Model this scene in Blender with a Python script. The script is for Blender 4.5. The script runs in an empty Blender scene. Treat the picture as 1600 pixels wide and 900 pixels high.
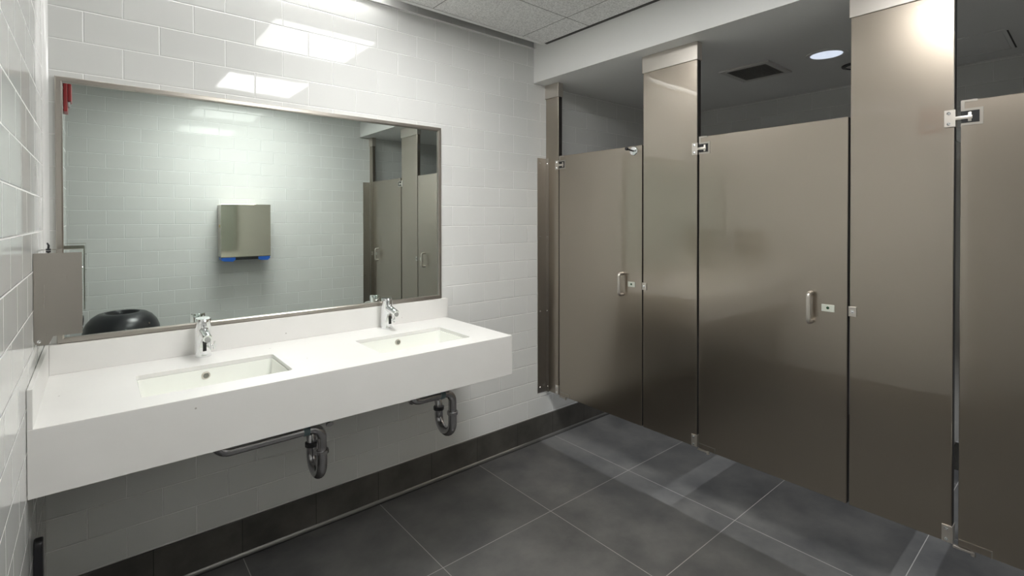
import bpy, bmesh, math, random
from mathutils import Vector, Matrix
PI = math.pi
random.seed(4)
S = bpy.context.scene
COL = S.collection

# ------------------------------------------------------------------ camera, world, exposure
CAM = Vector((-2.2386, -2.3335, 1.4169))
YAW, PITCH, ROLL = math.radians(39.9216), -0.0086, -0.0011
FPX, CY = 776.733, 349.243
fw = Vector((math.sin(YAW), math.cos(YAW), 0)); rt = Vector((math.cos(YAW), -math.sin(YAW), 0)); up = Vector((0, 0, 1))
f2 = fw * math.cos(PITCH) + up * math.sin(PITCH); u2 = up * math.cos(PITCH) - fw * math.sin(PITCH)
cr, sr = math.cos(ROLL), math.sin(ROLL)
rx = rt * cr + u2 * sr; ry = u2 * cr - rt * sr; rz = -f2
cd = bpy.data.cameras.new('camera'); cam = bpy.data.objects.new('camera', cd); COL.objects.link(cam)
cam.matrix_world = Matrix(((rx.x, ry.x, rz.x, CAM.x), (rx.y, ry.y, rz.y, CAM.y), (rx.z, ry.z, rz.z, CAM.z), (0, 0, 0, 1)))
cd.sensor_width = 36; cd.lens = FPX * 36 / 1600; cd.shift_y = -(450 - CY) / 1600; cd.clip_start = 0.02
S.camera = cam
w = bpy.data.worlds.new('world'); S.world = w; w.use_nodes = True
w.node_tree.nodes['Background'].inputs[0].default_value = (0.8, 0.85, 0.9, 1)
w.node_tree.nodes['Background'].inputs[1].default_value = 0.05
S.view_settings.view_transform = 'Standard'; S.view_settings.look = 'None'
S.view_settings.gamma = 1; S.view_settings.use_curve_mapping = False
S.view_settings.exposure = 0.15
TROFFER, TROFFER_NEAR, SLOT, DOWN = 24.0, 13.0, 24.0, 0.74
TROFFER_W, TROFFER_SPREAD = 2.0, math.radians(115)       # emission strengths of the lamps
DOWN_W = 80.0
try:
    S.cycles.use_denoising = True; S.cycles.max_bounces = 10; S.cycles.diffuse_bounces = 5; S.cycles.glossy_bounces = 6
    S.cycles.sample_clamp_indirect = 6.0; S.cycles.blur_glossy = 0.3
except Exception: pass

# ------------------------------------------------------------------ room numbers (metres)
XL, YF, ZC, ZS = -2.377, -2.72, 2.495, 2.279      # left wall, opposite wall, ceiling, stall ceiling
XB = 1.485                                        # wall behind the stalls
XSOF = -0.105
YLE = -1.72                                       # left wall ends here, entry beyond
XE = -3.4
SLOT_Y = -0.10

# ------------------------------------------------------------------ material helpers
def mat(name):
    m = bpy.data.materials.new(name); m.use_nodes = True
    return m, m.node_tree, m.node_tree.nodes['Principled BSDF']
def setp(b, **k):
    names = dict(col='Base Color', rough='Roughness', metal='Metallic', spec='Specular IOR Level', coat='Coat Weight', coatr='Coat Roughness', aniso='Anisotropic')
    for a, v in k.items():
        b.inputs[names[a]].default_value = (v[0], v[1], v[2], 1) if a == 'col' else v
def node(nt, t, **k):
    n = nt.nodes.new(t)
    for a, v in k.items(): setattr(n, a, v)
    return n
def math_(nt, op, a, b=None):
    n = node(nt, 'ShaderNodeMath', operation=op)
    for i, v in enumerate((a, b)):
        if v is None: continue
        if isinstance(v, (int, float)): n.inputs[i].default_value = v
        else: nt.links.new(v, n.inputs[i])
    return n.outputs[0]
def simple(name, **k):
    """plain procedural material: slight noise in colour and roughness"""
    var = k.pop('var', 0.04); scale = k.pop('scale', 30.0); bump = k.pop('bump', 0.0)
    m, nt, b = mat(name); setp(b, **k)
    tc = node(nt, 'ShaderNodeTexCoord'); nz = node(nt, 'ShaderNodeTexNoise'); nz.inputs['Scale'].default_value = scale; nz.inputs['Detail'].default_value = 4
    nt.links.new(tc.outputs['Object'], nz.inputs['Vector'])
    mx = node(nt, 'ShaderNodeMix', data_type='RGBA'); c = k['col']
    mx.inputs['A'].default_value = tuple(max(0, x * (1 - var)) for x in c) + (1,)
    mx.inputs['B'].default_value = tuple(min(1, x * (1 + var)) for x in c) + (1,)
    nt.links.new(nz.outputs['Fac'], mx.inputs['Factor']); nt.links.new(mx.outputs['Result'], b.inputs['Base Color'])
    if bump:
        bp = node(nt, 'ShaderNodeBump'); bp.inputs['Strength'].default_value = bump; bp.inputs['Distance'].default_value = 0.002
        nt.links.new(nz.outputs['Fac'], bp.inputs['Height']); nt.links.new(bp.outputs['Normal'], b.inputs['Normal'])
    return m
def tile_wall(name, axis, u0, z0=-0.063, bw=0.222, rh=0.111, col=(0.67, 0.675, 0.66), grout=(0.80, 0.80, 0.79), rough=0.04):
    m, nt, b = mat(name); setp(b, col=col, rough=rough, spec=0.28)
    tc = node(nt, 'ShaderNodeTexCoord'); sp = node(nt, 'ShaderNodeSeparateXYZ'); nt.links.new(tc.outputs['Object'], sp.inputs[0])
    u = math_(nt, 'ADD', sp.outputs[axis], -u0 + bw * 40); z = math_(nt, 'ADD', sp.outputs['Z'], -z0)
    cb = node(nt, 'ShaderNodeCombineXYZ'); nt.links.new(u, cb.inputs[0]); nt.links.new(z, cb.inputs[1])
    br = node(nt, 'ShaderNodeTexBrick', offset=0.5, offset_frequency=2, squash=1.0, squash_frequency=2)
    nt.links.new(cb.outputs[0], br.inputs['Vector'])
    for k, v in (('Scale', 1.0), ('Mortar Size', 0.0022), ('Mortar Smooth', 0.25), ('Bias', 0.0), ('Brick Width', bw), ('Row Height', rh)):
        br.inputs[k].default_value = v
    br.inputs['Color1'].default_value = tuple(x * 0.98 for x in col) + (1,); br.inputs['Color2'].default_value = tuple(x * 1.02 for x in col) + (1,)
    br.inputs['Mortar'].default_value = grout + (1,)
    nt.links.new(br.outputs['Color'], b.inputs['Base Color'])
    r = math_(nt, 'ADD', math_(nt, 'MULTIPLY', br.outputs['Fac'], 0.5), rough); nt.links.new(r, b.inputs['Roughness'])
    # soft pillowed edge: a second, wider brick
    b2 = node(nt, 'ShaderNodeTexBrick', offset=0.5, offset_frequency=2); nt.links.new(cb.outputs[0], b2.inputs['Vector'])
    for k, v in (('Scale', 1.0), ('Mortar Size', 0.0035), ('Mortar Smooth', 1.0), ('Brick Width', bw), ('Row Height', rh)): b2.inputs[k].default_value = v
    nz = node(nt, 'ShaderNodeTexNoise'); nz.inputs['Scale'].default_value = 7.0; nz.inputs['Detail'].default_value = 1.0; nt.links.new(tc.outputs['Object'], nz.inputs['Vector'])
    h = math_(nt, 'ADD', math_(nt, 'MULTIPLY', b2.outputs['Fac'], -0.0020), math_(nt, 'MULTIPLY', nz.outputs['Fac'], 0.0004))
    bp = node(nt, 'ShaderNodeBump'); bp.inputs['Strength'].default_value = 0.75; bp.inputs['Distance'].default_value = 1.0
    nt.links.new(h, bp.inputs['Height']); nt.links.new(bp.outputs['Normal'], b.inputs['Normal'])
    return m
def stone_tile(name, bw, rh, u0, v0, axes=('X', 'Y'), col=(0.060, 0.060, 0.061), col2=(0.122, 0.120, 0.114), grout=(0.30, 0.29, 0.275), mortar=0.0016, rough=0.38):
    m, nt, b = mat(name); setp(b, rough=rough, spec=0.4)
    tc = node(nt, 'ShaderNodeTexCoord'); sp = node(nt, 'ShaderNodeSeparateXYZ'); nt.links.new(tc.outputs['Object'], sp.inputs[0])
    u = math_(nt, 'ADD', sp.outputs[axes[0]], -u0 + bw * 40); v = math_(nt, 'ADD', sp.outputs[axes[1]], -v0 + rh * 40)
    cb = node(nt, 'ShaderNodeCombineXYZ'); nt.links.new(u, cb.inputs[0]); nt.links.new(v, cb.inputs[1])
    br = node(nt, 'ShaderNodeTexBrick', offset=0.0, offset_frequency=2); nt.links.new(cb.outputs[0], br.inputs['Vector'])
    for k, x in (('Scale', 1.0), ('Mortar Size', mortar), ('Mortar Smooth', 0.1), ('Brick Width', bw), ('Row Height', rh)): br.inputs[k].default_value = x
    br.inputs['Color1'].default_value = (0.85, 0.85, 0.85, 1); br.inputs['Color2'].default_value = (1.12, 1.12, 1.12, 1)
    n1 = node(nt, 'ShaderNodeTexNoise'); n1.inputs['Scale'].default_value = 3.2; n1.inputs['Detail'].default_value = 8; n1.inputs['Roughness'].default_value = 0.62
    nt.links.new(tc.outputs['Object'], n1.inputs['Vector'])
    rp = node(nt, 'ShaderNodeValToRGB'); rp.color_ramp.elements[0].position = 0.35; rp.color_ramp.elements[1].position = 0.68
    rp.color_ramp.elements[0].color = col + (1,); rp.color_ramp.elements[1].color = col2 + (1,)
    nt.links.new(n1.outputs['Fac'], rp.inputs['Fac'])
    mu = node(nt, 'ShaderNodeMix', data_type='RGBA', blend_type='MULTIPLY'); mu.inputs['Factor'].default_value = 0.5
    nt.links.new(rp.outputs['Color'], mu.inputs['A']); nt.links.new(br.outputs['Color'], mu.inputs['B'])
    mx = node(nt, 'ShaderNodeMix', data_type='RGBA'); nt.links.new(br.outputs['Fac'], mx.inputs['Factor']); nt.links.new(mu.outputs['Result'], mx.inputs['A']); mx.inputs['B'].default_value = grout + (1,)
    nt.links.new(mx.outputs['Result'], b.inputs['Base Color'])
    n2 = node(nt, 'ShaderNodeTexNoise'); n2.inputs['Scale'].default_value = 60; n2.inputs['Detail'].default_value = 4; nt.links.new(tc.outputs['Object'], n2.inputs['Vector'])
    nt.links.new(math_(nt, 'ADD', math_(nt, 'MULTIPLY', n1.outputs['Fac'], 0.16), rough - 0.06), b.inputs['Roughness'])
    h = math_(nt, 'ADD', math_(nt, 'MULTIPLY', br.outputs['Fac'], -0.001), math_(nt, 'MULTIPLY', n2.outputs['Fac'], 0.0004))
    bp = node(nt, 'ShaderNodeBump'); bp.inputs['Strength'].default_value = 0.4; bp.inputs['Distance'].default_value = 1.0; nt.links.new(h, bp.inputs['Height']); nt.links.new(bp.outputs['Normal'], b.inputs['Normal'])
    return m
def acoustic(name):
    m, nt, b = mat(name); setp(b, rough=0.95, spec=0.1)
    tc = node(nt, 'ShaderNodeTexCoord'); sp = node(nt, 'ShaderNodeSeparateXYZ'); nt.links.new(tc.outputs['Object'], sp.inputs[0])
    T = 0.6096
    u = math_(nt, 'ADD', sp.outputs['X'], 0.302 + T * 20); v = math_(nt, 'ADD', sp.outputs['Y'], 0.4755 + T * 20)
    cb = node(nt, 'ShaderNodeCombineXYZ'); nt.links.new(u, cb.inputs[0]); nt.links.new(v, cb.inputs[1])
    br = node(nt, 'ShaderNodeTexBrick', offset=0.0, offset_frequency=2); nt.links.new(cb.outputs[0], br.inputs['Vector'])
    for k, x in (('Scale', 1.0), ('Mortar Size', 0.0028), ('Mortar Smooth', 0.2), ('Brick Width', T), ('Row Height', T)): br.inputs[k].default_value = x
    nz = node(nt, 'ShaderNodeTexNoise'); nz.inputs['Scale'].default_value = 130; nz.inputs['Detail'].default_value = 3; nt.links.new(tc.outputs['Object'], nz.inputs['Vector'])
    rp = node(nt, 'ShaderNodeValToRGB'); rp.color_ramp.elements[0].position = 0.36; rp.color_ramp.elements[1].position = 0.60
    rp.color_ramp.elements[0].color = (0.60, 0.60, 0.59, 1); rp.color_ramp.elements[1].color = (0.82, 0.82, 0.81, 1); nt.links.new(nz.outputs['Fac'], rp.inputs['Fac'])
    mx = node(nt, 'ShaderNodeMix', data_type='RGBA'); nt.links.new(br.outputs['Fac'], mx.inputs['Factor']); nt.links.new(rp.outputs['Color'], mx.inputs['A']); mx.inputs['B'].default_value = (0.24, 0.24, 0.235, 1)
    nt.links.new(mx.outputs['Result'], b.inputs['Base Color'])
    h = math_(nt, 'ADD', math_(nt, 'MULTIPLY', br.outputs['Fac'], -0.004), math_(nt, 'MULTIPLY', nz.outputs['Fac'], 0.003))
    bp = node(nt, 'ShaderNodeBump'); bp.inputs['Strength'].default_value = 0.6; bp.inputs['Distance'].default_value = 1.0; nt.links.new(h, bp.inputs['Height']); nt.links.new(bp.outputs['Normal'], b.inputs['Normal'])
    return m
def metal_panel(name, col, rough, metal, coat, wave=0.0006, grain=0.03):
    """brushed or embossed sheet metal with a slightly wavy clear finish"""
    m, nt, b = mat(name); setp(b, col=col, rough=rough, metal=metal, coat=coat, coatr=0.02); b.inputs['Coat IOR'].default_value = 1.65
    tc = node(nt, 'ShaderNodeTexCoord'); mp = node(nt, 'ShaderNodeMapping'); mp.inputs['Scale'].default_value = (1, 1, 0.02); nt.links.new(tc.outputs['Object'], mp.inputs['Vector'])
    n1 = node(nt, 'ShaderNodeTexNoise'); n1.inputs['Scale'].default_value = 500; nt.links.new(mp.outputs['Vector'], n1.inputs['Vector'])
    nt.links.new(math_(nt, 'ADD', math_(nt, 'MULTIPLY', n1.outputs['Fac'], grain), rough - grain / 2), b.inputs['Roughness'])
    n2 = node(nt, 'ShaderNodeTexNoise'); n2.inputs['Scale'].default_value = 3.0; n2.inputs['Detail'].default_value = 1; nt.links.new(tc.outputs['Object'], n2.inputs['Vector'])
    bp = node(nt, 'ShaderNodeBump'); bp.inputs['Strength'].default_value = 1.0; bp.inputs['Distance'].default_value = wave; nt.links.new(n2.outputs['Fac'], bp.inputs['Height'])
    nt.links.new(bp.outputs['Normal'], b.inputs['Normal']); nt.links.new(bp.outputs['Normal'], b.inputs['Coat Normal'])
    return m
def emit(name, col, strength):
    m, nt, b = mat(name); setp(b, col=(0.9, 0.9, 0.9), rough=0.5)
    b.inputs['Emission Color'].default_value = col + (1,); b.inputs['Emission Strength'].default_value = strength
    return m
def quartz(name):
    m, nt, b = mat(name); setp(b, rough=0.28, spec=0.45)
    tc = node(nt, 'ShaderNodeTexCoord')
    vo = node(nt, 'ShaderNodeTexVoronoi'); vo.inputs['Scale'].default_value = 26; nt.links.new(tc.outputs['Object'], vo.inputs['Vector'])
    wn = node(nt, 'ShaderNodeTexWhiteNoise', noise_dimensions='3D'); nt.links.new(vo.outputs['Position'], wn.inputs['Vector'])
    speck = math_(nt, 'MULTIPLY', math_(nt, 'LESS_THAN', vo.outputs['Distance'], 0.075), math_(nt, 'GREATER_THAN', wn.outputs['Value'], 0.84))
    nz = node(nt, 'ShaderNodeTexNoise'); nz.inputs['Scale'].default_value = 9; nz.inputs['Detail'].default_value = 6; nt.links.new(tc.outputs['Object'], nz.inputs['Vector'])
    mx = node(nt, 'ShaderNodeMix', data_type='RGBA'); mx.inputs['A'].default_value = (0.70, 0.69, 0.67, 1); mx.inputs['B'].default_value = (0.75, 0.74, 0.72, 1); nt.links.new(nz.outputs['Fac'], mx.inputs['Factor'])
    m2 = node(nt, 'ShaderNodeMix', data_type='RGBA'); nt.links.new(math_(nt, 'MULTIPLY', speck, 0.75), m2.inputs['Factor']); nt.links.new(mx.outputs['Result'], m2.inputs['A']); m2.inputs['B'].default_value = (0.30, 0.27, 0.24, 1)
    nt.links.new(m2.outputs['Result'], b.inputs['Base Color'])
    return m

M = {}
M['tile_back'] = tile_wall('glossy_tile_back', 'X', -2.269)
M['tile_far'] = tile_wall('glossy_tile_opposite', 'X', -2.175)
M['tile_left'] = tile_wall('glossy_tile_left', 'Y', -0.857 - 0.111)
M['tile_stall'] = tile_wall('glossy_tile_stall', 'Y', -0.05)
M['floor'] = stone_tile('dark_floor_tile', 0.6102, 0.6102, -1.165, -0.6116)
M['base_x'] = stone_tile('dark_base_tile_x', 0.304, 1.0, -1.775, -0.3, ('X', 'Z'), (0.050, 0.048, 0.043), (0.115, 0.108, 0.097), (0.012, 0.012, 0.012), 0.0012)
M['base_y'] = stone_tile('dark_base_tile_y', 0.304, 1.0, -0.1, -0.3, ('Y', 'Z'), (0.050, 0.048, 0.043), (0.115, 0.108, 0.097), (0.012, 0.012, 0.012), 0.0012)
M['acoustic'] = acoustic('acoustic_ceiling_tile')
M['paint'] = simple('white_paint', col=(0.76, 0.76, 0.745), rough=0.6, var=0.01, scale=60, bump=0.05)
M['quartz'] = quartz('white_quartz')
M['porcelain'] = simple('porcelain', col=(0.80, 0.81, 0.76), rough=0.10, var=0.01, coat=0.3)
M['bronze'] = metal_panel('bronze_grey_panel', (0.365, 0.318, 0.265), 0.28, 1.0, 1.0, 0.0006, 0.0)
M['edge'] = metal_panel('bronze_grey_edge', (0.30, 0.28, 0.26), 0.35, 0.6, 0.2)
M['steel'] = metal_panel('satin_steel', (0.62, 0.58, 0.53), 0.33, 0.9, 0.0, 0.0003, 0.1)
M['steel_dark'] = metal_panel('brushed_steel_dark', (0.42, 0.39, 0.35), 0.30, 0.95, 0.1, 0.0003, 0.1)
M['chrome'] = simple('chrome', col=(0.86, 0.87, 0.88), rough=0.05, metal=1.0, var=0.01)
M['pipe'] = simple('pipe_chrome_grey', col=(0.46, 0.455, 0.47), rough=0.17, metal=0.95, var=0.08, scale=50)
M['nut'] = simple('dark_slip_nut', col=(0.07, 0.07, 0.075), rough=0.3, metal=0.8)
M['overflow'] = simple('overflow_shade', col=(0.16, 0.16, 0.135), rough=0.4)
M['teal'] = simple('teal_coupling', col=(0.13, 0.19, 0.21), rough=0.4)
M['black'] = simple('black_plastic', col=(0.012, 0.012, 0.014), rough=0.35, var=0.1)
M['black_bin'] = simple('black_bin_plastic', col=(0.016, 0.017, 0.020), rough=0.30, var=0.1, scale=80, bump=0.03)
M['glass_black'] = simple('black_sensor_window', col=(0.006, 0.006, 0.007), rough=0.05)
M['blue'] = simple('blue_plastic', col=(0.01, 0.09, 0.42), rough=0.35)
M['red'] = simple('red_plastic', col=(0.30, 0.012, 0.016), rough=0.35)
M['clear'] = simple('strobe_lens', col=(0.55, 0.56, 0.58), rough=0.1)
M['brass'] = simple('brass', col=(0.60, 0.45, 0.18), rough=0.3, metal=1.0)
M['plate'] = simple('pale_steel_plate', col=(0.62, 0.64, 0.57), rough=0.4, metal=0.4)
M['green'] = simple('dark_green_indicator', col=(0.01, 0.05, 0.02), rough=0.3)
M['grey_trim'] = simple('grey_cove_trim', col=(0.15, 0.146, 0.138), rough=0.35, metal=0.5)
M['dark'] = simple('dark_slot', col=(0.02, 0.02, 0.02), rough=0.8)
M['slot_metal'] = simple('slot_grey_metal', col=(0.07, 0.068, 0.063), rough=0.5, metal=0.3)
M['vent'] = simple('vent_grey', col=(0.60, 0.59, 0.57), rough=0.6)
M['vent_dark'] = simple('vent_interior', col=(0.12, 0.115, 0.11), rough=0.8)
M['edge_dark'] = simple('dark_panel_edge', col=(0.022, 0.019, 0.017), rough=0.5)
M['mirror'] = simple('mirror_silver', col=(0.80, 0.865, 0.83), rough=0.0, metal=1.0, var=0.0)
M['troffer'] = emit('troffer_diffuser', (1.0, 0.995, 0.975), TROFFER)
M['troffer_near'] = emit('troffer_diffuser_near', (1.0, 0.995, 0.975), TROFFER_NEAR)
M['slot_lamp'] = emit('slot_lamp', (1.0, 0.99, 0.97), SLOT)
M['down_lens'] = emit('downlight_lens', (0.76, 0.85, 1.0), DOWN)

# ------------------------------------------------------------------ mesh helpers
def box(bm, x0, x1, y0, y1, z0, z1, bev=0.0, seg=2):
    r = bmesh.ops.create_cube(bm, size=1.0); vs = r['verts']
    for v in vs:
        v.co = Vector(((x0 + x1) / 2 + v.co.x * (x1 - x0), (y0 + y1) / 2 + v.co.y * (y1 - y0), (z0 + z1) / 2 + v.co.z * (z1 - z0)))
    if bev:
        es = list({e for v in vs for e in v.link_edges})
        bmesh.ops.bevel(bm, geom=es, offset=bev, segments=seg, profile=0.5, affect='EDGES')
def ring(bm, c, n, r, seg, ref=None):
    n = Vector(n).normalized(); a = ref if ref else (Vector((0, 0, 1)) if abs(n.z) < 0.9 else Vector((1, 0, 0)))
    u = n.cross(a).normalized(); v = n.cross(u)
    return [bm.verts.new(Vector(c) + (u * math.cos(2 * PI * i / seg) + v * math.sin(2 * PI * i / seg)) * r) for i in range(seg)]
def skin(bm, rings, cap=True):
    for a, b in zip(rings[:-1], rings[1:]):
        n = len(a)
        for i in range(n): bm.faces.new((a[i], a[(i + 1) % n], b[(i + 1) % n], b[i]))
    if cap:
        bm.faces.new(rings[0][::-1]); bm.faces.new(rings[-1])
def cyl(bm, p0, p1, r0, r1=None, seg=24, bev=0.0):
    p0, p1 = Vector(p0), Vector(p1); n = (p1 - p0).normalized(); r1 = r0 if r1 is None else r1
    if bev:
        rs = [ring(bm, p0, n, r0 - bev, seg), ring(bm, p0 + n * bev * .3, n, r0 - bev * .3, seg), ring(bm, p0 + n * bev, n, r0, seg),
              ring(bm, p1 - n * bev, n, r1, seg), ring(bm, p1 - n * bev * .3, n, r1 - bev * .3, seg), ring(bm, p1, n, r1 - bev, seg)]
    else: rs = [ring(bm, p0, n, r0, seg), ring(bm, p1, n, r1, seg)]
    skin(bm, rs)
def tube(bm, pts, r, seg=16, cap=True):
    pts = [Vector(p) for p in pts]; rs = []; ref = None
    t0 = (pts[1] - pts[0]).normalized(); u = t0.orthogonal().normalized()
    for i, p in enumerate(pts):
        t = (pts[min(i + 1, len(pts) - 1)] - pts[max(i - 1, 0)]).normalized()
        u = (u - t * u.dot(t)).normalized(); v = t.cross(u)
        rr = r[i] if isinstance(r, (list, tuple)) else r
        rs.append([bm.verts.new(p + (u * math.cos(2 * PI * k / seg) + v * math.sin(2 * PI * k / seg)) * rr) for k in range(seg)])
    skin(bm, rs, cap)
def arc(c, a, b, a0, a1, r, n=10):
    """points on a circle in the plane of unit vectors a, b"""
    c, a, b = Vector(c), Vector(a), Vector(b)
    return [c + a * (r * math.cos(a0 + (a1 - a0) * i / n)) + b * (r * math.sin(a0 + (a1 - a0) * i / n)) for i in range(n + 1)]
def lathe(bm, prof, c, seg=48, sx=1, sy=1, closed=False):
    rs = [[bm.verts.new((c[0] + r * sx * math.cos(2 * PI * i / seg), c[1] + r * sy * math.sin(2 * PI * i / seg), c[2] + z)) for i in range(seg)] for r, z in prof]
    if closed: skin(bm, rs + [rs[0]], cap=False)
    else: skin(bm, rs)
def prism(bm, poly, axis, a, b):
    """extrude a 2-D polygon along an axis; poly holds the other two coordinates in xyz order"""
    def P(p, t):
        q = list(p); q.insert('xyz'.index(axis), t); return q
    A = [bm.verts.new(P(p, a)) for p in poly]; B = [bm.verts.new(P(p, b)) for p in poly]
    skin(bm, [A, B])
def rrect(cx, cy, hx, hy, r, n=5):
    out = []
    for sx, sy, a0 in ((1, 1, 0), (-1, 1, PI / 2), (-1, -1, PI), (1, -1, 1.5 * PI)):
        for i in range(n + 1):
            a = a0 + PI / 2 * i / n; out.append((cx + sx * (hx - r) + r * math.cos(a), cy + sy * (hy - r) + r * math.sin(a)))
    return out
def wloc(o):
    p = Vector((0, 0, 0))
    while o: p += o.location; o = o.parent
    return p
def obj(name, bm, m, parent=None, smooth=None, bevel=None):
    bmesh.ops.recalc_face_normals(bm, faces=bm.faces)
    if parent: bmesh.ops.translate(bm, verts=bm.verts, vec=-wloc(parent))
    me = bpy.data.meshes.new(name); bm.to_mesh(me); bm.free()
    for mm in (m if isinstance(m, (list, tuple)) else [m]): me.materials.append(mm)
    o = bpy.data.objects.new(name, me); COL.objects.link(o); o.parent = parent
    if smooth:
        try:
            me.shade_smooth() if hasattr(me, 'shade_smooth') else None
            me.set_sharp_from_angle(angle=math.radians(smooth))
        except Exception: pass
    if bevel:
        md = o.modifiers.new('bevel', 'BEVEL'); md.width = bevel; md.segments = 2; md.limit_method = 'ANGLE'
    return o
def B(): return bmesh.new()
def bx(name, m, parent, *a, **k):
    bm = B(); box(bm, *a, **k); return obj(name, bm, m, parent)
def tag(o, label, cat, group=None):
    o['label'] = label; o['category'] = cat
    if group: o['group'] = group
    return o
def thing(name, loc, label, cat, group=None):
    o = bpy.data.objects.new(name, None); COL.objects.link(o); o.location = loc; o.empty_display_size = 0.05
    return tag(o, label, cat, group)
def struct(name, m, *a, **k):
    o = bx(name, m, None, *a, **k); o['kind'] = 'structure'; return o

# ------------------------------------------------------------------ room shell
struct('floor', M['floor'], XE, XB, YF, 0.0, -0.06, 0.0)
struct('wall_back', M['tile_back'], XL - 0.1, XB + 0.1, 0.0, 0.1, -0.06, 2.66)
struct('wall_front', M['tile_far'], XE - 0.1, XB + 0.1, YF - 0.1, YF, -0.06, 2.66)
struct('wall_left', M['tile_left'], XL - 0.12, XL, YLE, 0.0, -0.06, 2.66)
struct('wall_right', M['tile_stall'], XB, XB + 0.1, YF, 0.0, -0.06, 2.66)
struct('wall_entry', M['paint'], XE - 0.1, XE, YF, YLE, -0.06, 2.66)
struct('wall_return', M['paint'], XE, XL - 0.12, YLE, YLE + 0.1, -0.06, 2.66)
struct('ceiling', M['acoustic'], XE, XSOF, YF, SLOT_Y, ZC, ZC + 0.03)
struct('wall_bulkhead', M['paint'], XSOF, XB, YF, 0.0, ZS, 2.66)
# recessed slot in the ceiling along the back wall
bm = B(); box(bm, XL, XSOF, SLOT_Y, 0.0, 2.60, 2.62); box(bm, XL, XSOF, SLOT_Y - 0.012, SLOT_Y, ZC + 0.031, 2.60)
o = obj('trim_1', bm, M['slot_metal']); o['kind'] = 'structure'
bm = B(); box(bm, XL, XSOF, SLOT_Y - 0.022, SLOT_Y, ZC - 0.004, ZC - 0.0005); box(bm, XL, XSOF, SLOT_Y, SLOT_Y + 0.003, ZC - 0.004, ZC + 0.02)
o = obj('trim_2', bm, M['paint']); o['kind'] = 'structure'
bm = B(); box(bm, XL, XSOF, -0.014, -0.0005, ZC - 0.002, ZC + 0.002)
o = obj('trim_3', bm, M['paint']); o['kind'] = 'structure'
bm = B(); box(bm, XSOF - 0.02, XSOF - 0.0005, YF, SLOT_Y - 0.022, ZC - 0.003, ZC - 0.0005)
o = obj('trim_4', bm, M['slot_metal']); o['kind'] = 'structure'
bm = B(); prism(bm, [(XL + 0.0001, -0.0001), (XL + 0.0001, -0.016)] + [(XL + 0.016 - 0.0155 * math.cos(a * PI / 16), -0.016 + 0.0155 * math.sin(a * PI / 16)) for a in range(1, 8)] + [(XL + 0.016, -0.0001)], 'z', 0.99, ZC)
o = obj('trim_5', bm, simple('white_caulk', col=(0.88, 0.88, 0.87), rough=0.15, var=0.01), smooth=40); o['kind'] = 'structure'
# baseboards with cove strip
struct('baseboard_back', M['base_x'], XL, XB, -0.012, -0.0005, 0.0, 0.155, bev=0.002)
struct('baseboard_front', M['base_x'], XE, XB, YF + 0.0005, YF + 0.012, 0.0, 0.155, bev=0.002)
struct('baseboard_left', M['base_y'], XL + 0.0005, XL + 0.012, YLE, -0.012, 0.0, 0.155, bev=0.002)
struct('baseboard_right', M['base_y'], XB - 0.012, XB - 0.0005, YF + 0.012, -0.012, 0.0, 0.155, bev=0.002)
bm = B(); prism(bm, [(-0.0125, 0.017), (-0.0145, 0.016), (-0.0185, 0.007), (-0.0195, 0.004), (-0.0195, 0.0005), (-0.0125, 0.0005)], 'x', XL + 0.012, XB - 0.012)
o = obj('trim_6', bm, M['grey_trim'], smooth=40); o['kind'] = 'structure'
bm = B(); box(bm, XL + 0.012, XB - 0.012, -0.0265, -0.0197, 0.0002, 0.0008)
o = obj('trim_7', bm, M['dark']); o['kind'] = 'structure'

# ------------------------------------------------------------------ lamps
def troffer(x0, x1, y0, y1, label, lens):
    t = thing('ceiling_light', ((x0 + x1) / 2, (y0 + y1) / 2, ZC), label, 'light', 'square ceiling lights over the room')
    bm = B(); f = 0.022
    for a in ((x0, x1, y0, y0 + f), (x0, x1, y1 - f, y1), (x0, x0 + f, y0 + f, y1 - f), (x1 - f, x1, y0 + f, y1 - f)): box(bm, *a, ZC - 0.012, ZC - 0.0005)
    obj('frame', bm, M['paint'], t)
    bx('diffuser', M[lens], t, x0 + f, x1 - f, y0 + f, y1 - f, ZC - 0.008, ZC - 0.001)
    ld = bpy.data.lights.new('troffer_beam', 'AREA'); ld.shape = 'SQUARE'; ld.size = x1 - x0 - 0.05; ld.energy = TROFFER_W; ld.spread = TROFFER_SPREAD; ld.color = (1.0, 0.995, 0.975)
    lo = bpy.data.objects.new('troffer_beam', ld); COL.objects.link(lo); lo.parent = t; lo.location = (0, 0, -0.0095)
troffer(-1.521, -0.912, -1.085, -0.4755, 'square white recessed ceiling light nearer the mirror wall', 'troffer_near')
troffer(-1.521, -0.912, -2.304, -1.695, 'square white recessed ceiling light nearer the towel dispenser wall', 'troffer')
t = thing('ceiling_light', (-1.76, -0.05, 2.60), 'long thin strip light up in the ceiling slot above the mirror', 'light')
bx('housing', M['paint'], t, -2.36, -1.16, -0.075, -0.03, 2.575, 2.5995)
bx('diffuser', M['slot_lamp'], t, -2.35, -1.17, -0.07, -0.035, 2.565, 2.5748)
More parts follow.
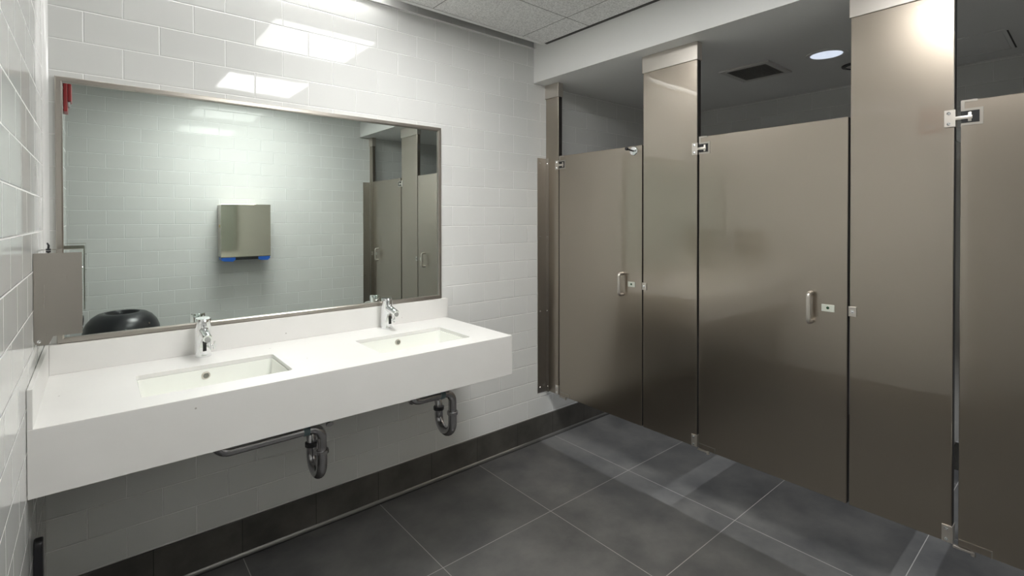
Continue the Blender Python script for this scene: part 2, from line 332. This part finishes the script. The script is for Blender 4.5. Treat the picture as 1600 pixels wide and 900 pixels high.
def downlight(x, y, label):
    t = thing('recessed_downlight', (x, y, ZS), label, 'light', 'round downlights over the stalls')
    bm = B(); lathe(bm, [(0.072, -0.0005), (0.094, -0.0005), (0.092, -0.004), (0.074, -0.006)], (x, y, ZS), 48, closed=True)
    bm2 = bm; obj('trim_ring', bm2, M['paint'], t, smooth=40)
    bm = B(); cyl(bm, (x, y, ZS - 0.0005), (x, y, ZS - 0.004), 0.073, seg=48); obj('lens', bm, M['down_lens'], t)
    ld = bpy.data.lights.new('downlight_beam', 'SPOT'); ld.energy = DOWN_W; ld.spot_size = math.radians(58); ld.spot_blend = 0.35; ld.shadow_soft_size = 0.03; ld.color = (0.93, 0.96, 1.0)
    lo = bpy.data.objects.new('downlight_beam', ld); COL.objects.link(lo); lo.parent = t; lo.location = (0, 0, -0.012)
DL = 0.695
downlight(DL, -1.39, 'round lit downlight seen over the middle stall door')
downlight(DL, -0.45, 'round downlight over the stall next to the mirror wall')
downlight(DL, -2.32, 'round downlight over the stall furthest from the mirror wall')

# ------------------------------------------------------------------ toilet partitions
ZD0, ZD1 = 0.305, 1.8138
def screw(bm, x, y, z, n, r=0.005):
    n = Vector(n); p = Vector((x, y, z)); cyl(bm, p, p + n * 0.0015, r, seg=12); cyl(bm, p + n * 0.0015, p + n * 0.003, r * 0.75, r * 0.4, seg=12)
def pilaster(y0, y1, label, hinge=False, keeper=False):
    t = thing('partition_pilaster', (0.016, (y0 + y1) / 2, ZD0), label, 'partition', 'ceiling-hung partition pilasters')
    bx('panel', M['bronze'], t, 0.0, 0.032, y0, y1, ZD0, ZS - 0.001, bev=0.0025)
    bx('ceiling_cap', M['steel'], t, -0.006, 0.038, y0 - 0.004, y1 + 0.004, 2.190, ZS - 0.001, bev=0.002)
    bx('edge_strip', M['edge_dark'], t, 0.0022, 0.031, y0 - 0.0010, y0 + 0.0004, ZD0 + 0.003, 2.189)
    if hinge:                                   # hinge brackets on the edge nearer the camera (y0 side)
        for zc, nm in ((1.758, 'upper_hinge_bracket'), (0.335, 'lower_hinge_bracket')):
            bm = B(); h = 0.029
            box(bm, -0.004, -0.0002, y0 - 0.001, y0 + 0.026, zc - h, zc + h, bev=0.001)
            box(bm, -0.004, 0.036, y0 - 0.0035, y0 - 0.0004, zc - h, zc + h)
            o = obj(nm, bm, M['steel'], t)
            for dz in (-0.018, 0.018):
                bm = B(); screw(bm, -0.0041, y0 + 0.014, zc + dz, (-1, 0, 0), 0.0058); obj('screw', bm, M['chrome'], o)
            bm = B()
            if zc > 1: box(bm, -0.0045, -0.0009, y0 - 0.046, y0 - 0.0036, zc - 0.0075, zc + 0.0045, bev=0.001); box(bm, -0.0042, -0.0010, y0 - 0.044, y0 - 0.035, zc - 0.016, zc + 0.015, bev=0.001)
            else:
                box(bm, 0.003, 0.016, y0 - 0.060, y0 - 0.002, 0.292, 0.301, bev=0.002); cyl(bm, (0.010, y0 - 0.054, 0.286), (0.010, y0 - 0.054, 0.3045), 0.007, seg=12)
            obj('pivot_arm', bm, M['steel'], o, smooth=35)
    if keeper:                                  # strike keeper on the edge nearer the back wall (y1 side)
        bm = B(); box(bm, -0.005, -0.0002, y1 - 0.023, y1 + 0.003, 1.040, 1.078, bev=0.0015); box(bm, -0.005, 0.034, y1 + 0.0004, y1 + 0.003, 1.040, 1.078)
        o = obj('keeper', bm, M['steel'], t); bm = B(); screw(bm, -0.0051, y1 - 0.010, 1.059, (-1, 0, 0), 0.0068); obj('screw', bm, M['chrome'], o)
    return t
def wall_bracket(t, yw, s):
    """full height angle joining an end pilaster to the tiled wall; s = direction away from the wall"""
    bm = B(); ys = sorted((yw + s * 0.0006, yw + s * 0.0036)); box(bm, -0.075, -0.0004, ys[0], ys[1], 0.301, 1.808)
    ys = sorted((yw + s * 0.0036, yw + s * 0.030)); box(bm, -0.0036, -0.0004, ys[0], ys[1], 0.301, 1.808)
    o = obj('wall_bracket', bm, M['steel_dark'], t); o['label'] = 'tall thin angle bracket screwed to the tiles'
    for z in (1.775, 1.303, 0.824, 0.335):
        bm = B(); screw(bm, -0.055, yw + s * 0.0037, z, (0, s, 0), 0.0055); obj('screw', bm, M['chrome'], o)
        bm = B(); screw(bm, -0.0037, yw + s * 0.018, z, (-1, 0, 0), 0.0055); obj('screw', bm, M['chrome'], o)
p = pilaster(-0.1155, -0.002, 'narrow bronze-grey end pilaster against the mirror wall', hinge=True); wall_bracket(p, -0.0002, -1)
pilaster(-1.0585, -0.7485, 'bronze-grey pilaster between the stall door by the mirror wall and the middle door', hinge=True, keeper=True)
pilaster(-2.0005, -1.6975, 'large bronze-grey pilaster to the right of the middle stall door', hinge=True, keeper=True)
p = pilaster(YF + 0.002, -2.6485, 'narrow bronze-grey end pilaster against the wall opposite the mirror', keeper=True); wall_bracket(p, YF + 0.0002, 1)

def stall_door(y0, y1, label, hook=False):
    """hinged at y1 (nearer the back wall), pull at the y0 side"""
    t = thing('stall_door', (0.013, y1, ZD0), label, 'door', 'toilet stall doors')
    bx('leaf', M['bronze'], t, 0.0005, 0.0260, y0, y1, ZD0, ZD1, bev=0.0022)
    bx('edge_strip', M['edge_dark'], t, 0.0026, 0.025, y0 - 0.0010, y0 + 0.0004, ZD0 + 0.003, ZD1 - 0.003)
    # stainless hinge insert on the upper hinge-side corner: an S-shaped wrap
    bm = B()
    def rr(ya, yb, za, zb): box(bm, -0.0018, 0.0004, y1 - yb, y1 - ya, za, zb)
    rr(0.0, 0.010, 1.778, ZD1 + 0.001); rr(0.010, 0.042, ZD1 - 0.006, ZD1 + 0.001); rr(0.010, 0.056, 1.778, 1.786)
    rr(0.047, 0.056, 1.730, 1.778); rr(0.0, 0.047, 1.730, 1.738)
    obj('hinge_insert', bm, M['steel_dark'], t)
    bx('hinge_slot', M['dark'], t, -0.0006, 0.0004, y1 - 0.047, y1 - 0.001, 1.738, 1.778)
    bm = B(); box(bm, -0.0018, 0.0004, y1 - 0.085, y1 - 0.002, 0.327, 0.330); box(bm, -0.0018, 0.0004, y1 - 0.085, y1 - 0.082, ZD0, 0.327)
    obj('lower_hinge_insert', bm, M['steel_dark'], t)
    # pull handle: bent flat bar
    yh = y0 + 0.122 + 0.004
    bm = B(); pts = []
    za, zb, d, r = 1.000, 1.116, 0.034, 0.014
    pts = [Vector((0.0, yh, zb))] + arc((-d + r, yh, zb - r), (0, 0, 1), (-1, 0, 0), 0, PI / 2, r, 6) + arc((-d + r, yh, za + r), (-1, 0, 0), (0, 0, -1), 0, PI / 2, r, 6) + [Vector((0.0, yh, za))]
    tube(bm, pts, 0.0085, 12)
    obj('pull_handle', bm, M['steel'], t, smooth=40)
    # latch indicator plate
    yc = y0 + 0.066
    pl = bx('latch_plate', M['plate'], t, -0.003, 0.0003, yc - 0.023, yc + 0.023, 1.047, 1.075, bev=0.0008)
    bm = B(); cyl(bm, (-0.003, yc, 1.062), (-0.0042, yc, 1.062), 0.0055, seg=16); obj('indicator', bm, M['green'], pl)
    if hook:
        yk = y0 + 0.053
        bm = B(); cyl(bm, (0.0, yk, 1.786), (-0.006, yk, 1.786), 0.025, 0.022, seg=28, bev=0.001)
        h = obj('hook_base', bm, M['chrome'], t, smooth=40)
        bm = B(); cyl(bm, (-0.006, yk, 1.786), (-0.060, yk, 1.792), 0.005, seg=14); cyl(bm, (-0.056, yk, 1.7915), (-0.068, yk, 1.793), 0.009, seg=16, bev=0.002)
        obj('bumper_rod', bm, M['black'], h, smooth=40)
    return t
stall_door(-0.7405, -0.1215, 'bronze-grey stall door next to the mirror wall with a round hook at its top corner', hook=True)
stall_door(-1.6895, -1.0685, 'bronze-grey stall door in the middle, its whole front in view')
stall_door(-2.6385, -2.0170, 'bronze-grey stall door at the right edge of the photo, partly cut off')
for yp, lab in ((-0.9035, 'bronze-grey divider panel between the stall by the mirror wall and the middle stall'), (-1.849, 'bronze-grey divider panel between the middle stall and the right-hand stall')):
    bm = B(); box(bm, 0.0335, XB - 0.002, yp - 0.0127, yp + 0.0127, ZD0, 1.8, bev=0.002)
    tag(obj('partition_panel', bm, M['bronze']), lab, 'partition', 'divider panels between the stalls')
# stall ceiling fittings
t = thing('ceiling_vent', (0.72, -1.0, ZS), 'square louvred exhaust grille on the ceiling above the stalls', 'vent')
X0, X1, Y0, Y1 = 0.56, 0.875, -1.155, -0.875
bm = B()
for a in ((X0, X1, Y0, Y0 + 0.03), (X0, X1, Y1 - 0.03, Y1), (X0, X0 + 0.03, Y0 + 0.03, Y1 - 0.03), (X1 - 0.03, X1, Y0 + 0.03, Y1 - 0.03)): box(bm, *a, ZS - 0.009, ZS - 0.0005)
obj('frame', bm, M['vent'], t)
bx('backing', M['vent_dark'], t, X0 + 0.03, X1 - 0.03, Y0 + 0.03, Y1 - 0.03, ZS - 0.0025, ZS - 0.0008)
bm = B(); n = 15
for i in range(n):
    xx = X0 + 0.038 + (X1 - X0 - 0.076) * i / (n - 1)
    prism(bm, [(xx - 0.006, ZS - 0.010), (xx - 0.0048, ZS - 0.010), (xx + 0.006, ZS - 0.003), (xx + 0.0048, ZS - 0.003)], 'y', Y0 + 0.03, Y1 - 0.03)
obj('louvres', bm, M['vent'], t)
bm = B(); lathe(bm, [(0.060, -0.0005), (0.082, -0.0005), (0.080, -0.006), (0.062, -0.010)], (1.04, -1.44, ZS), 40, closed=True)
t = thing('ceiling_speaker', (1.04, -1.44, ZS), 'round dark-rimmed ceiling fitting behind the lit downlight, half hidden by the pilaster', 'speaker')
obj('rim', bm, M['nut'], t, smooth=40); bm = B(); cyl(bm, (1.04, -1.44, ZS - 0.0008), (1.04, -1.44, ZS - 0.004), 0.061, seg=40); obj('grille', bm, M['vent'], t)
t = thing('access_panel', (1.13, -2.03, ZS), 'flush ceiling access hatch above the right-hand stall', 'hatch')
bm = B(); X0, X1, Y0, Y1 = 0.93, 1.315, -2.036, -1.69
for a in ((X0, X1, Y0, Y0 + 0.012), (X0, X1, Y1 - 0.012, Y1), (X0, X0 + 0.012, Y0 + 0.012, Y1 - 0.012), (X1 - 0.012, X1, Y0 + 0.012, Y1 - 0.012)): box(bm, *a, ZS - 0.004, ZS - 0.0005)
obj('frame', bm, M['paint'], t); bx('hatch', M['paint'], t, X0 + 0.015, X1 - 0.015, Y0 + 0.015, Y1 - 0.015, ZS - 0.003, ZS - 0.0006)
bx('gap', M['edge_dark'], t, X0 + 0.03, X1, Y0 - 0.006, Y0 - 0.0004, ZS - 0.0012, ZS - 0.0005)

# ------------------------------------------------------------------ vanity counter
CX0, CX1, CYF, CZ, CZB = XL + 0.0008, -0.779, -0.589, 0.8842, 0.7072
SINKS = [(-1.922, -0.352, 0.217, 0.135), (-1.156, -0.355, 0.216, 0.135)]
t = thing('vanity_counter', ((CX0 + CX1) / 2, -0.29, CZB), 'long white speckled stone vanity counter with deep front apron under the mirror', 'counter')
def holed_slab(x0, x1, y0, y1, z0, z1, holes, r=0.012):
    bm = B()
    outer = [bm.verts.new((x, y, z1)) for x, y in ((x0, y0), (x1, y0), (x1, y1), (x0, y1))]
    edges = [bm.edges.new((outer[i], outer[(i + 1) % 4])) for i in range(4)]
    for cx, cy, hx, hy in holes:
        vs = [bm.verts.new((x, y, z1)) for x, y in rrect(cx, cy, hx, hy, r)]
        edges += [bm.edges.new((vs[i], vs[(i + 1) % len(vs)])) for i in range(len(vs))]
    bmesh.ops.triangle_fill(bm, use_beauty=True, use_dissolve=False, edges=edges)
    ret = bmesh.ops.extrude_face_region(bm, geom=bm.faces[:])
    for v in [g for g in ret['geom'] if isinstance(g, bmesh.types.BMVert)]: v.co.z = z0
    return bm
obj('countertop', holed_slab(CX0, CX1, CYF + 0.0005, -0.0008, CZ - 0.014, CZ, SINKS), M['quartz'], t)
bm = B(); box(bm, CX0, CX1, CYF, CYF + 0.024, CZB, CZ - 0.0004, bev=0.0012); obj('front_apron', bm, M['quartz'], t)
bm = B(); box(bm, CX1 - 0.022, CX1 + 0.0003, CYF + 0.024, -0.0008, CZB, CZ - 0.014); obj('end_apron', bm, M['quartz'], t)
bm = B(); box(bm, CX0 + 0.0115, -0.765 - 0.0, -0.0248, -0.0008, CZ, 0.9865, bev=0.0012); obj('backsplash', bm, M['quartz'], t)
bm = B(); box(bm, CX0, CX0 + 0.0112, CYF + 0.001, -0.0008, CZ, 0.9865, bev=0.0012); obj('side_splash', bm, M['quartz'], t)

def sink(cx, cy, hx, hy, label):
    t = thing('sink_basin', (cx, cy, 0.735), label, 'sink', 'undermount basins in the counter')
    bm = B(); zt = CZ - 0.0145
    lv = [(zt, 0.022, 0.02), (zt, -0.004, 0.014), (zt - 0.004, -0.005, 0.015), (zt - 0.09, -0.014, 0.022), (zt - 0.112, -0.021, 0.03), (zt - 0.122, -0.034, 0.04), (zt - 0.126, -0.06, 0.045), (zt - 0.130, -0.10, 0.03)]
    def loop(z, d, r): return [bm.verts.new((x, y, z)) for x, y in rrect(cx, cy, hx + d, hy + d, r)]
    rs = [loop(*l) for l in lv]
    skin(bm, rs, cap=False); bm.faces.new(rs[-1])
    out = [loop(zt - 0.012, 0.022, 0.02), loop(zt - 0.012, 0.008, 0.02), loop(zt - 0.10, -0.002, 0.03), loop(zt - 0.130, -0.03, 0.04), loop(zt - 0.141, -0.08, 0.04)]
    skin(bm, [rs[0]] + out, cap=False); bm.faces.new(out[-1])
    b = obj('bowl', bm, M['porcelain'], t, smooth=50)
    yb = cy + hy - 0.0085
    bm = B(); cyl(bm, (cx - 0.012, yb + 0.003, zt - 0.022), (cx - 0.012, yb - 0.0035, zt - 0.0224), 0.0138, seg=24, bev=0.001); o = obj('overflow_ring', bm, M['steel'], t, smooth=40)
    bm = B(); cyl(bm, (cx - 0.012, yb - 0.0032, zt - 0.0224), (cx - 0.012, yb - 0.0040, zt - 0.0224), 0.0095, seg=20); obj('overflow_hole', bm, M['overflow'], o)
    bm = B(); cyl(bm, (cx, cy, zt - 0.131), (cx, cy, zt - 0.127), 0.027, seg=28, bev=0.001); obj('drain', bm, M['chrome'], t, smooth=40)
    return t
sink(*SINKS[0], 'white rectangular basin on the left, nearest the left wall')
sink(*SINKS[1], 'white rectangular basin on the right, nearest the stalls')

def faucet(cx, cy, label):
    t = thing('faucet', (cx, cy, CZ), label, 'faucet', 'chrome sensor faucets on the counter')
    bm = B(); seg = 40; rs = []
    prof = [(0.0, 0.0275), (0.002, 0.0285), (0.006, 0.0280), (0.02, 0.0272), (0.06, 0.0266), (0.10, 0.0266), (0.135, 0.0266)]
    for z, r in prof: rs.append([bm.verts.new((cx + r * math.cos(2 * PI * i / seg), cy + r * 1.08 * math.sin(2 * PI * i / seg), CZ + 0.0004 + z)) for i in range(seg)])
    for k, (r, dz) in enumerate(((0.0266, 0.0), (0.0254, 0.0025), (0.021, 0.003))):    # slanted top, higher at the back
        rs.append([bm.verts.new((cx + r * math.cos(2 * PI * i / seg), cy + r * 1.08 * math.sin(2 * PI * i / seg), CZ + 0.146 + dz + 0.08 * r * math.sin(2 * PI * i / seg))) for i in range(seg)])
    skin(bm, rs); obj('body', bm, M['chrome'], t, smooth=45)
    # spout: leans out over the basin
    bm = B(); a = Vector((cx, cy - 0.008, CZ + 0.104)); b = Vector((cx, cy - 0.102, CZ + 0.086)); d = (b - a).normalized()
    tube(bm, [a, a + d * 0.035, a + d * 0.07, b - d * 0.003, b], [0.0175, 0.0165, 0.0158, 0.0155, 0.0138], 24)
    box(bm, cx - 0.008, cx + 0.008, cy - 0.0335, cy - 0.024, CZ + 0.104, CZ + 0.143, bev=0.003)
    sp = obj('spout', bm, M['chrome'], t, smooth=45)
    bm = B(); cyl(bm, b - d * 0.012 + Vector((0, 0, -0.006)), b + d * 0.0025 + Vector((0, 0, -0.004)), 0.0098, seg=20); obj('aerator', bm, M['pipe'], sp, smooth=40)
    # teardrop sensor panel on the lower front
    bm = B(); pts = []
    for i in range(36):
        an = 2 * PI * i / 36; zz = math.sin(an); wdt = 0.0165 * math.cos(an) * (1.0 - 0.28 * zz)
        pts.append((cx + wdt, CZ + 0.045 + 0.034 * zz))
    rs = [[bm.verts.new((x, cy - 0.0245 - dy + (0.5 * ((x - cx) / 0.0165) ** 2) * 0.006, z)) for x, z in [(cx + (x - cx) * s, CZ + 0.045 + (z - CZ - 0.045) * s) for x, z in pts]] for dy, s in ((0.0, 1.0), (0.0075, 0.98), (0.0088, 0.90))]
    skin(bm, rs); pn = obj('sensor_panel', bm, M['chrome'], t, smooth=45)
    bx('sensor_window', M['glass_black'], pn, cx - 0.0062, cx + 0.0062, cy - 0.0355, cy - 0.0325, CZ + 0.026, CZ + 0.064, bev=0.0006)
    # temperature lever on the right side
    bm = B(); cyl(bm, (cx + 0.022, cy - 0.008, CZ + 0.038), (cx + 0.036, cy - 0.010, CZ + 0.038), 0.0045, seg=14)
    tube(bm, [(cx + 0.036, cy - 0.010, CZ + 0.024), (cx + 0.0365, cy - 0.010, CZ + 0.038), (cx + 0.038, cy - 0.011, CZ + 0.055)], [0.0046, 0.0044, 0.0036], 12)
    obj('mixing_lever', bm, M['chrome'], t, smooth=45)
faucet(-1.921, -0.076, 'chrome sensor faucet on the left, behind the left basin')
faucet(-1.149, -0.076, 'chrome sensor faucet on the right, behind the right basin')

# ------------------------------------------------------------------ drain pipes under the counter
def drain(xs, xt, ys, label):
    """xs = drain in basin, xt = trap position, offset arm runs along the counter"""
    R = 0.019; zt = 0.592
    t = thing('drain_trap', (xt, ys + 0.06, 0.36), label, 'pipe', 'drain traps under the counter')
    ex, ey, ez = Vector((1, 0, 0)), Vector((0, 1, 0)), Vector((0, 0, 1)); rb = 0.045
    pts = [Vector((xs, ys, 0.7195)), Vector((xs, ys, zt + rb))] + arc((xs + rb, ys, zt + rb), -ex, -ez, 0, PI / 2, rb, 8) + arc((xt - rb, ys, zt - rb), ez, ex, 0, PI / 2, rb, 10) + [Vector((xt, ys, 0.492))]
    bm = B(); tube(bm, pts, R, 18); obj('offset_tailpiece', bm, M['pipe'], t, smooth=50)
    ru = 0.062; zb = 0.445
    pts = [Vector((xt, ys, 0.505)), Vector((xt, ys, zb))] + arc((xt, ys + ru, zb), -ey, -ez, 0, PI, ru, 16) + [Vector((xt, ys + 2 * ru, 0.485))]
    bm = B(); tube(bm, pts, 0.0205, 18); obj('trap_bend', bm, M['pipe'], t, smooth=50)
    ra = 0.06
    pts = [Vector((xt, ys + 2 * ru, 0.475)), Vector((xt, ys + 2 * ru, 0.488))] + arc((xt, ys + 2 * ru + ra, 0.488), -ey, ez, 0, PI / 2, ra, 8) + [Vector((xt, -0.004, 0.548))]
    bm = B(); tube(bm, pts, R, 18); obj('wall_arm', bm, M['pipe'], t, smooth=50)
    for (p0, p1, r, mm) in (((xt, ys, 0.484), (xt, ys, 0.500), 0.0265, 'pipe'), ((xt, ys + 2 * ru, 0.470), (xt, ys + 2 * ru, 0.488), 0.0262, 'nut')):
        bm = B(); cyl(bm, p0, p1, r, seg=12, bev=0.002); obj('slip_nut', bm, M[mm], t)
    bm = B(); cyl(bm, (xt - rb - 0.028, ys, zt), (xt - rb - 0.004, ys, zt), 0.0215, seg=20, bev=0.002); obj('coupling', bm, M['teal'], t, smooth=40)
    bm = B(); cyl(bm, (xt, -0.003, 0.548), (xt, -0.010, 0.548), 0.036, 0.030, seg=28, bev=0.001); obj('wall_flange', bm, M['pipe'], t, smooth=40)
drain(-1.922, -1.553, -0.330, 'grey metal drain trap under the left basin with a long sideways pipe')
drain(-1.156, -0.935, -0.330, 'grey metal drain trap under the right basin with a short sideways pipe')
def stop_valve(x, y, z, label):
    t = thing('supply_valve', (x, 0, z), label, 'valve', 'supply valves under the counter')
    bm = B(); cyl(bm, (x, -0.0015, z), (x, y, z), 0.008, seg=14); cyl(bm, (x, y + 0.01, z - 0.012), (x, y + 0.01, z + 0.03), 0.009, seg=14)
    obj('stem', bm, M['pipe'], t, smooth=40)
    bm = B(); lathe(bm, [(0.004, -0.006), (0.016, -0.006), (0.018, 0.0), (0.016, 0.006), (0.004, 0.006)], (0, 0, 0), 24, 1, 0.6)
    bmesh.ops.rotate(bm, verts=bm.verts, cent=(0, 0, 0), matrix=Matrix.Rotation(PI / 2, 3, 'X')); bmesh.ops.translate(bm, verts=bm.verts, vec=(x, y - 0.005, z)); obj('knob', bm, M['pipe'], t, smooth=40)
    bm = B(); tube(bm, [(x, y + 0.01, z + 0.03), (x, y + 0.01, z + 0.12), (x, -0.06, 0.80)], 0.005, 10); obj('supply_hose', bm, M['pipe'], t, smooth=40)
stop_valve(-1.43, -0.07, 0.487, 'small metal supply valve beside the left drain trap')
stop_valve(-1.012, -0.07, 0.487, 'small metal supply valve beside the right drain trap')

# ------------------------------------------------------------------ mirror
t = thing('wall_mirror', (-1.572, -0.006, 0.99), 'wide framed mirror on the white tiled wall above the counter', 'mirror')
mx0, mx1, mz0, mz1, fwid = -2.345, -0.799, 0.9872, 1.912, 0.0195
bm = B()
def member(a, b, inx, inz):                       # mitred frame member, raised towards the room
    a = Vector(a); b = Vector(b); n = []
    for p, q in ((a, 1), (b, 1)):
        sx = 1 if p.x < -1.5 else -1; sz = 1 if p.z < 1.4 else -1
        n.append([bm.verts.new((p.x + sx * d, y, p.z + sz * d)) for d, y in ((0, -0.001), (0, -0.016), (0.003, -0.0195), (fwid - 0.004, -0.0195), (fwid, -0.0165), (fwid, -0.001))])
    skin(bm, n)
member((mx0, 0, mz0), (mx1, 0, mz0), 0, 1); member((mx0, 0, mz1), (mx1, 0, mz1), 0, -1); member((mx0, 0, mz0), (mx0, 0, mz1), 1, 0); member((mx1, 0, mz0), (mx1, 0, mz1), -1, 0)
obj('frame', bm, M['steel_dark'], t)
bx('glass', M['mirror'], t, mx0 + 0.004, mx1 - 0.004, -0.0085, -0.0015, mz0 + 0.004, mz1 - 0.004)

# ------------------------------------------------------------------ wall-mounted steel box at the left end of the counter
t = thing('soap_dispenser', (XL, -0.28, 1.06), 'brushed steel dispenser box on the left wall beside the mirror', 'dispenser')
x0 = XL + 0.0008; Ya, Yb = -0.385, -0.14
bm = B(); prism(bm, [(x0 + 0.004, 1.320), (x0 + 0.1035, 1.320), (x0 + 0.1046, 1.319), (x0 + 0.1046, 1.083), (x0 + 0.004, 1.083)], 'y', Ya + 0.0016, Yb - 0.0016); obj('front_cover', bm, metal_panel('polished_steel', (0.80, 0.80, 0.78), 0.05, 1.0, 0.0, 0.0001, 0.0), t)
for ya in (Ya, Yb - 0.0014):
    bm = B(); prism(bm, [(x0, 1.321), (x0 + (0.105 if ya == Ya else 0.1035), 1.321), (x0 + (0.105 if ya == Ya else 0.1035), 1.081), (x0 + 0.041, 1.081), (x0 + 0.031, 1.058), (x0 + 0.008, 1.058), (x0 + 0.002, 1.064), (x0, 1.072)], 'y', ya, ya + 0.0014); sd = obj('side_plate', bm, M['steel_dark'], t)
    if ya == Ya:
        bm = B(); screw(bm, x0 + 0.011, Ya - 0.0001, 1.069, (0, -1, 0), 0.0045); obj('screw', bm, M['chrome'], sd)
bm = B(); cyl(bm, (x0 + 0.022, -0.20, 1.3205), (x0 + 0.022, -0.20, 1.326), 0.006, seg=16); tube(bm, [(x0 + 0.022, -0.20, 1.326), (x0 + 0.023, -0.205, 1.336), (x0 + 0.020, -0.21, 1.344)], [0.003, 0.003, 0.002], 10)
obj('filler_cap', bm, M['nut'], t)
for z in (1.275, 1.21, 1.14, 1.10):
    bm = B(); cyl(bm, (x0 + 0.1049, Ya + 0.0007, z), (x0 + 0.1064, Ya + 0.0007, z), 0.0022, seg=10); obj('rivet', bm, M['chrome'], t)
bx('outlet', M['black'], t, x0 + 0.07, x0 + 0.098, -0.30, -0.26, 1.070, 1.0829, bev=0.003)

# ------------------------------------------------------------------ black fitting low on the left wall
bm = B(); prism(bm, [(-0.46, 0.20), (-0.46, 0.508), (-0.452, 0.527), (-0.436, 0.535), (-0.420, 0.527), (-0.412, 0.508), (-0.412, 0.20)], 'x', XL + 0.0008, XL + 0.02)
tag(obj('wall_fitting', bm, M['black'], smooth=30, bevel=0.004), 'black rounded upright fitting low on the left wall under the counter', 'fitting')

# ------------------------------------------------------------------ things on the opposite wall, seen in the mirror
t = thing('towel_dispenser', (-1.225, YF, 1.09), 'stainless steel paper towel dispenser seen in the mirror, on the tiled wall opposite', 'dispenser')
x0, x1, yf = -1.42, -1.028, YF + 0.185
bm = B(); box(bm, x0 + 0.006, x1 - 0.006, YF + 0.001, yf - 0.012, 1.095, 1.545, bev=0.002); obj('cabinet', bm, M['steel'], t)
bm = B(); prism(bm, [(yf - 0.012, 1.552), (yf - 0.002, 1.551), (yf, 1.548), (yf, 1.094), (yf - 0.003, 1.088), (yf - 0.012, 1.088)], 'x', x0, x1); obj('front_cover', bm, metal_panel('dispenser_front', (0.56, 0.53, 0.45), 0.07, 1.0, 0.0, 0.0002, 0.02), t)
for xa, xb in ((x0 + 0.004, x0 + 0.11), (x1 - 0.10, x1 - 0.004)):
    bm = B(); prism(bm, [(xa, 1.088), (xb, 1.088), (xb, 1.070), (xb - 0.02, 1.052), (xa + 0.02, 1.056), (xa, 1.066)], 'y', yf - 0.13, yf - 0.004); obj('blue_tab', bm, M['blue'], t)
bx('paper_slot', M['black'], t, x0 + 0.11, x1 - 0.10, yf - 0.12, yf - 0.008, 1.064, 1.088)
bm = B(); cyl(bm, (x0 + 0.0059, yf - 0.09, 1.36), (x0 + 0.001, yf - 0.09, 1.36), 0.012, seg=16); obj('key_lock', bm, M['brass'], t)

t = thing('trash_bin', (-2.09, -2.475, 0.0), 'round black trash bin with domed open lid, seen at the bottom left of the mirror', 'bin')
bm = B(); lathe(bm, [(0.17, 0.0), (0.178, 0.004), (0.205, 0.50), (0.212, 0.56), (0.205, 0.56), (0.17, 0.02)], (-2.09, -2.475, 0.0005), 48); obj('barrel', bm, M['black_bin'], t, smooth=40)
bm = B(); lathe(bm, [(0.206, 0.561), (0.232, 0.561), (0.236, 0.57), (0.232, 0.60), (0.215, 0.645), (0.185, 0.684), (0.150, 0.708), (0.120, 0.716), (0.108, 0.714), (0.100, 0.700), (0.096, 0.670), (0.094, 0.640), (0.10, 0.640), (0.200, 0.60)], (-2.09, -2.475, 0.0005), 56); obj('domed_lid', bm, M['black_bin'], t, smooth=50)
bm = B(); cyl(bm, (-1.94, -2.30, 0.640), (-1.935, -2.293, 0.642), 0.007, seg=12); obj('lid_rivet', bm, M['pipe'], t)

t = thing('fire_alarm', (XL, -1.52, 2.12), 'red fire alarm high on the left wall, seen at the top left of the mirror', 'alarm')
bx('back_plate', M['red'], t, XL + 0.0008, XL + 0.018, -1.582, -1.458, 2.03, 2.208, bev=0.003)
bx('horn_housing', M['red'], t, XL + 0.0175, XL + 0.036, -1.570, -1.470, 2.09, 2.190, bev=0.005)
bx('strobe_lens', M['clear'], t, XL + 0.0175, XL + 0.030, -1.555, -1.485, 2.062, 2.088, bev=0.003)
